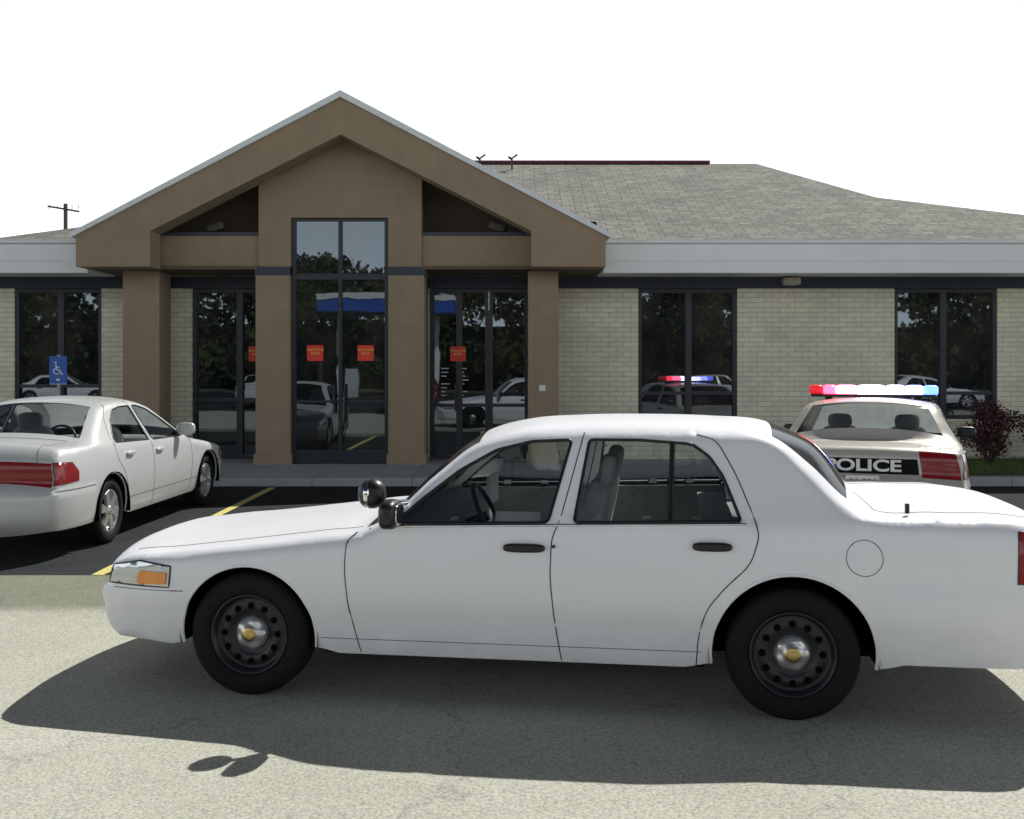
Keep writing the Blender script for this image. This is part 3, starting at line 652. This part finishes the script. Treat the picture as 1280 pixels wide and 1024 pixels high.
box('outlet_plate',.47,.58,18.66,18.678,1.38,1.48,M['paper'],bk)
# ------------------------------------------------------------ accessible parking sign
sg=empty('accessible_parking_sign',(-7.35,17.5,.13))
blue=simple('sign_blue',(.03,.12,.5),.4,var=.04)
box('panel',-.14,.14,-.012,.0,1.38,1.84,blue,sg); box('post',-.025,.025,.002,.03,0,1.86,simple('galvanised',(.35,.36,.37),.4,.6),sg)
wp=M['paper']
def ring(pts,r): tube('wheelchair_symbol',[(x,-.014,z) for x,z in pts],r,wp,sg)
ring([(-.02+.05*math.cos(a),1.60+.05*math.sin(a)) for a in np.radians(np.linspace(120,380,16))],.010)
ring([(-.035,1.70),(-.025,1.62),(.03,1.615),(.055,1.55),(.08,1.555)],.012); ring([(-.03,1.665),(.025,1.66)],.010)
lathe('wheelchair_head',[(.018,-.016),(.001,-.016)],(-.037,0,1.735),wp,sg,seg=14)
boxes('sign_text_lines',[(-.03,.03,-.016,-.0125,1.44,1.475),(-.13,.13,-.015,-.0125,1.385,1.393)],wp,sg)
# ------------------------------------------------------------ utility pole
up=empty('utility_pole',(-24.8,60,0)); wood=simple('pole_wood',(.13,.10,.08),.9)
tube('pole',[(0,0,0),(0,0,10.9)],.12,wood,up); tube('cross_arm',[(-.95,-.1,10.75),(.8,-.1,10.45)],.055,wood,up)
for x in (-.85,-.4,.4,.75): tube('insulator',[(x,-.1,10.6),(x,-.1,10.82)],.04,M['alloy'],up)
# ------------------------------------------------------------ fuel station canopy behind camera
fc=empty('fuel_station_canopy')
box('canopy_blue_fascia',-11.2,-3.5,-30,-25,5.05,5.75,simple('canopy_blue',(.02,.10,.5),.4,var=.03),fc)
box('canopy_white_band',-11.25,-3.45,-30.05,-24.95,5.752,6.1,M['paper'],fc)
boxes('canopy_posts',[(-10.5,-10.2,-27.7,-27.4,0,5.05),(-4.8,-4.5,-27.7,-27.4,0,5.05)],M['paper'],fc)
boxes('fuel_pumps',[(-10,-9.2,-27.8,-27.3,0,1.7),(-6.5,-5.7,-27.8,-27.3,0,1.7)],M['silver'],fc)
text('canopy_letter','MART',.55,M['paper'],fc,(-6.2,-24.98,5.4),(math.radians(90),0,math.radians(180)))
# ------------------------------------------------------------ light
sd=Vector((-.57,-.80,-1.03)).normalized()
sl=bpy.data.lights.new('sun','SUN'); sl.energy=5; sl.angle=math.radians(.5); sl.color=(1,.98,.92)
so=bpy.data.objects.new('sun',sl); so.rotation_euler=sd.to_track_quat('-Z','Y').to_euler(); COL.objects.link(so)
w=bpy.data.worlds.new('World'); scene.world=w; w.use_nodes=True; nt=w.node_tree
bg=nt.nodes['Background']; bg.inputs[1].default_value=.15
sk=N(nt,'ShaderNodeTexSky'); sk.sky_type='NISHITA'; sk.sun_disc=False; sk.sun_elevation=math.radians(46.4); sk.sun_rotation=math.radians(35.5); sk.dust_density=2; sk.air_density=1
# bright low haze layer over a darker zenith
tc=N(nt,'ShaderNodeTexCoord'); sp=N(nt,'ShaderNodeSeparateXYZ'); nt.links.new(tc.outputs['Generated'],sp.inputs[0])
hz=ramp(nt,sp.outputs[2],[(0,(1,1,1)),(.335,(1,1,1)),(.40,(0,0,0))])
mrh=N(nt,'ShaderNodeMapRange'); nt.links.new(sp.outputs[2],mrh.inputs[0]); mrh.inputs[1].default_value=0; mrh.inputs[2].default_value=.22; mrh.inputs[3].default_value=1.95; mrh.inputs[4].default_value=1.0
dim=mixc(nt,1.0,sk.outputs[0],(.15,.15,.15),'MULTIPLY')
hc=N(nt,'ShaderNodeVectorMath',operation='SCALE'); hc.inputs[0].default_value=(6.62,7.1,7.6); nt.links.new(mrh.outputs[0],hc.inputs['Scale'])
nt.links.new(mixc(nt,hz,dim,hc.outputs[0]),bg.inputs[0])
# ------------------------------------------------------------ camera
cd=bpy.data.cameras.new('camera'); cd.sensor_width=36; cd.sensor_fit='HORIZONTAL'; cd.lens=36*1350/1280; cd.shift_y=-52/1280; cd.clip_end=2000
co=bpy.data.objects.new('camera',cd); co.location=(0,0,1.78); co.rotation_euler=(math.radians(90),0,0); COL.objects.link(co); scene.camera=co
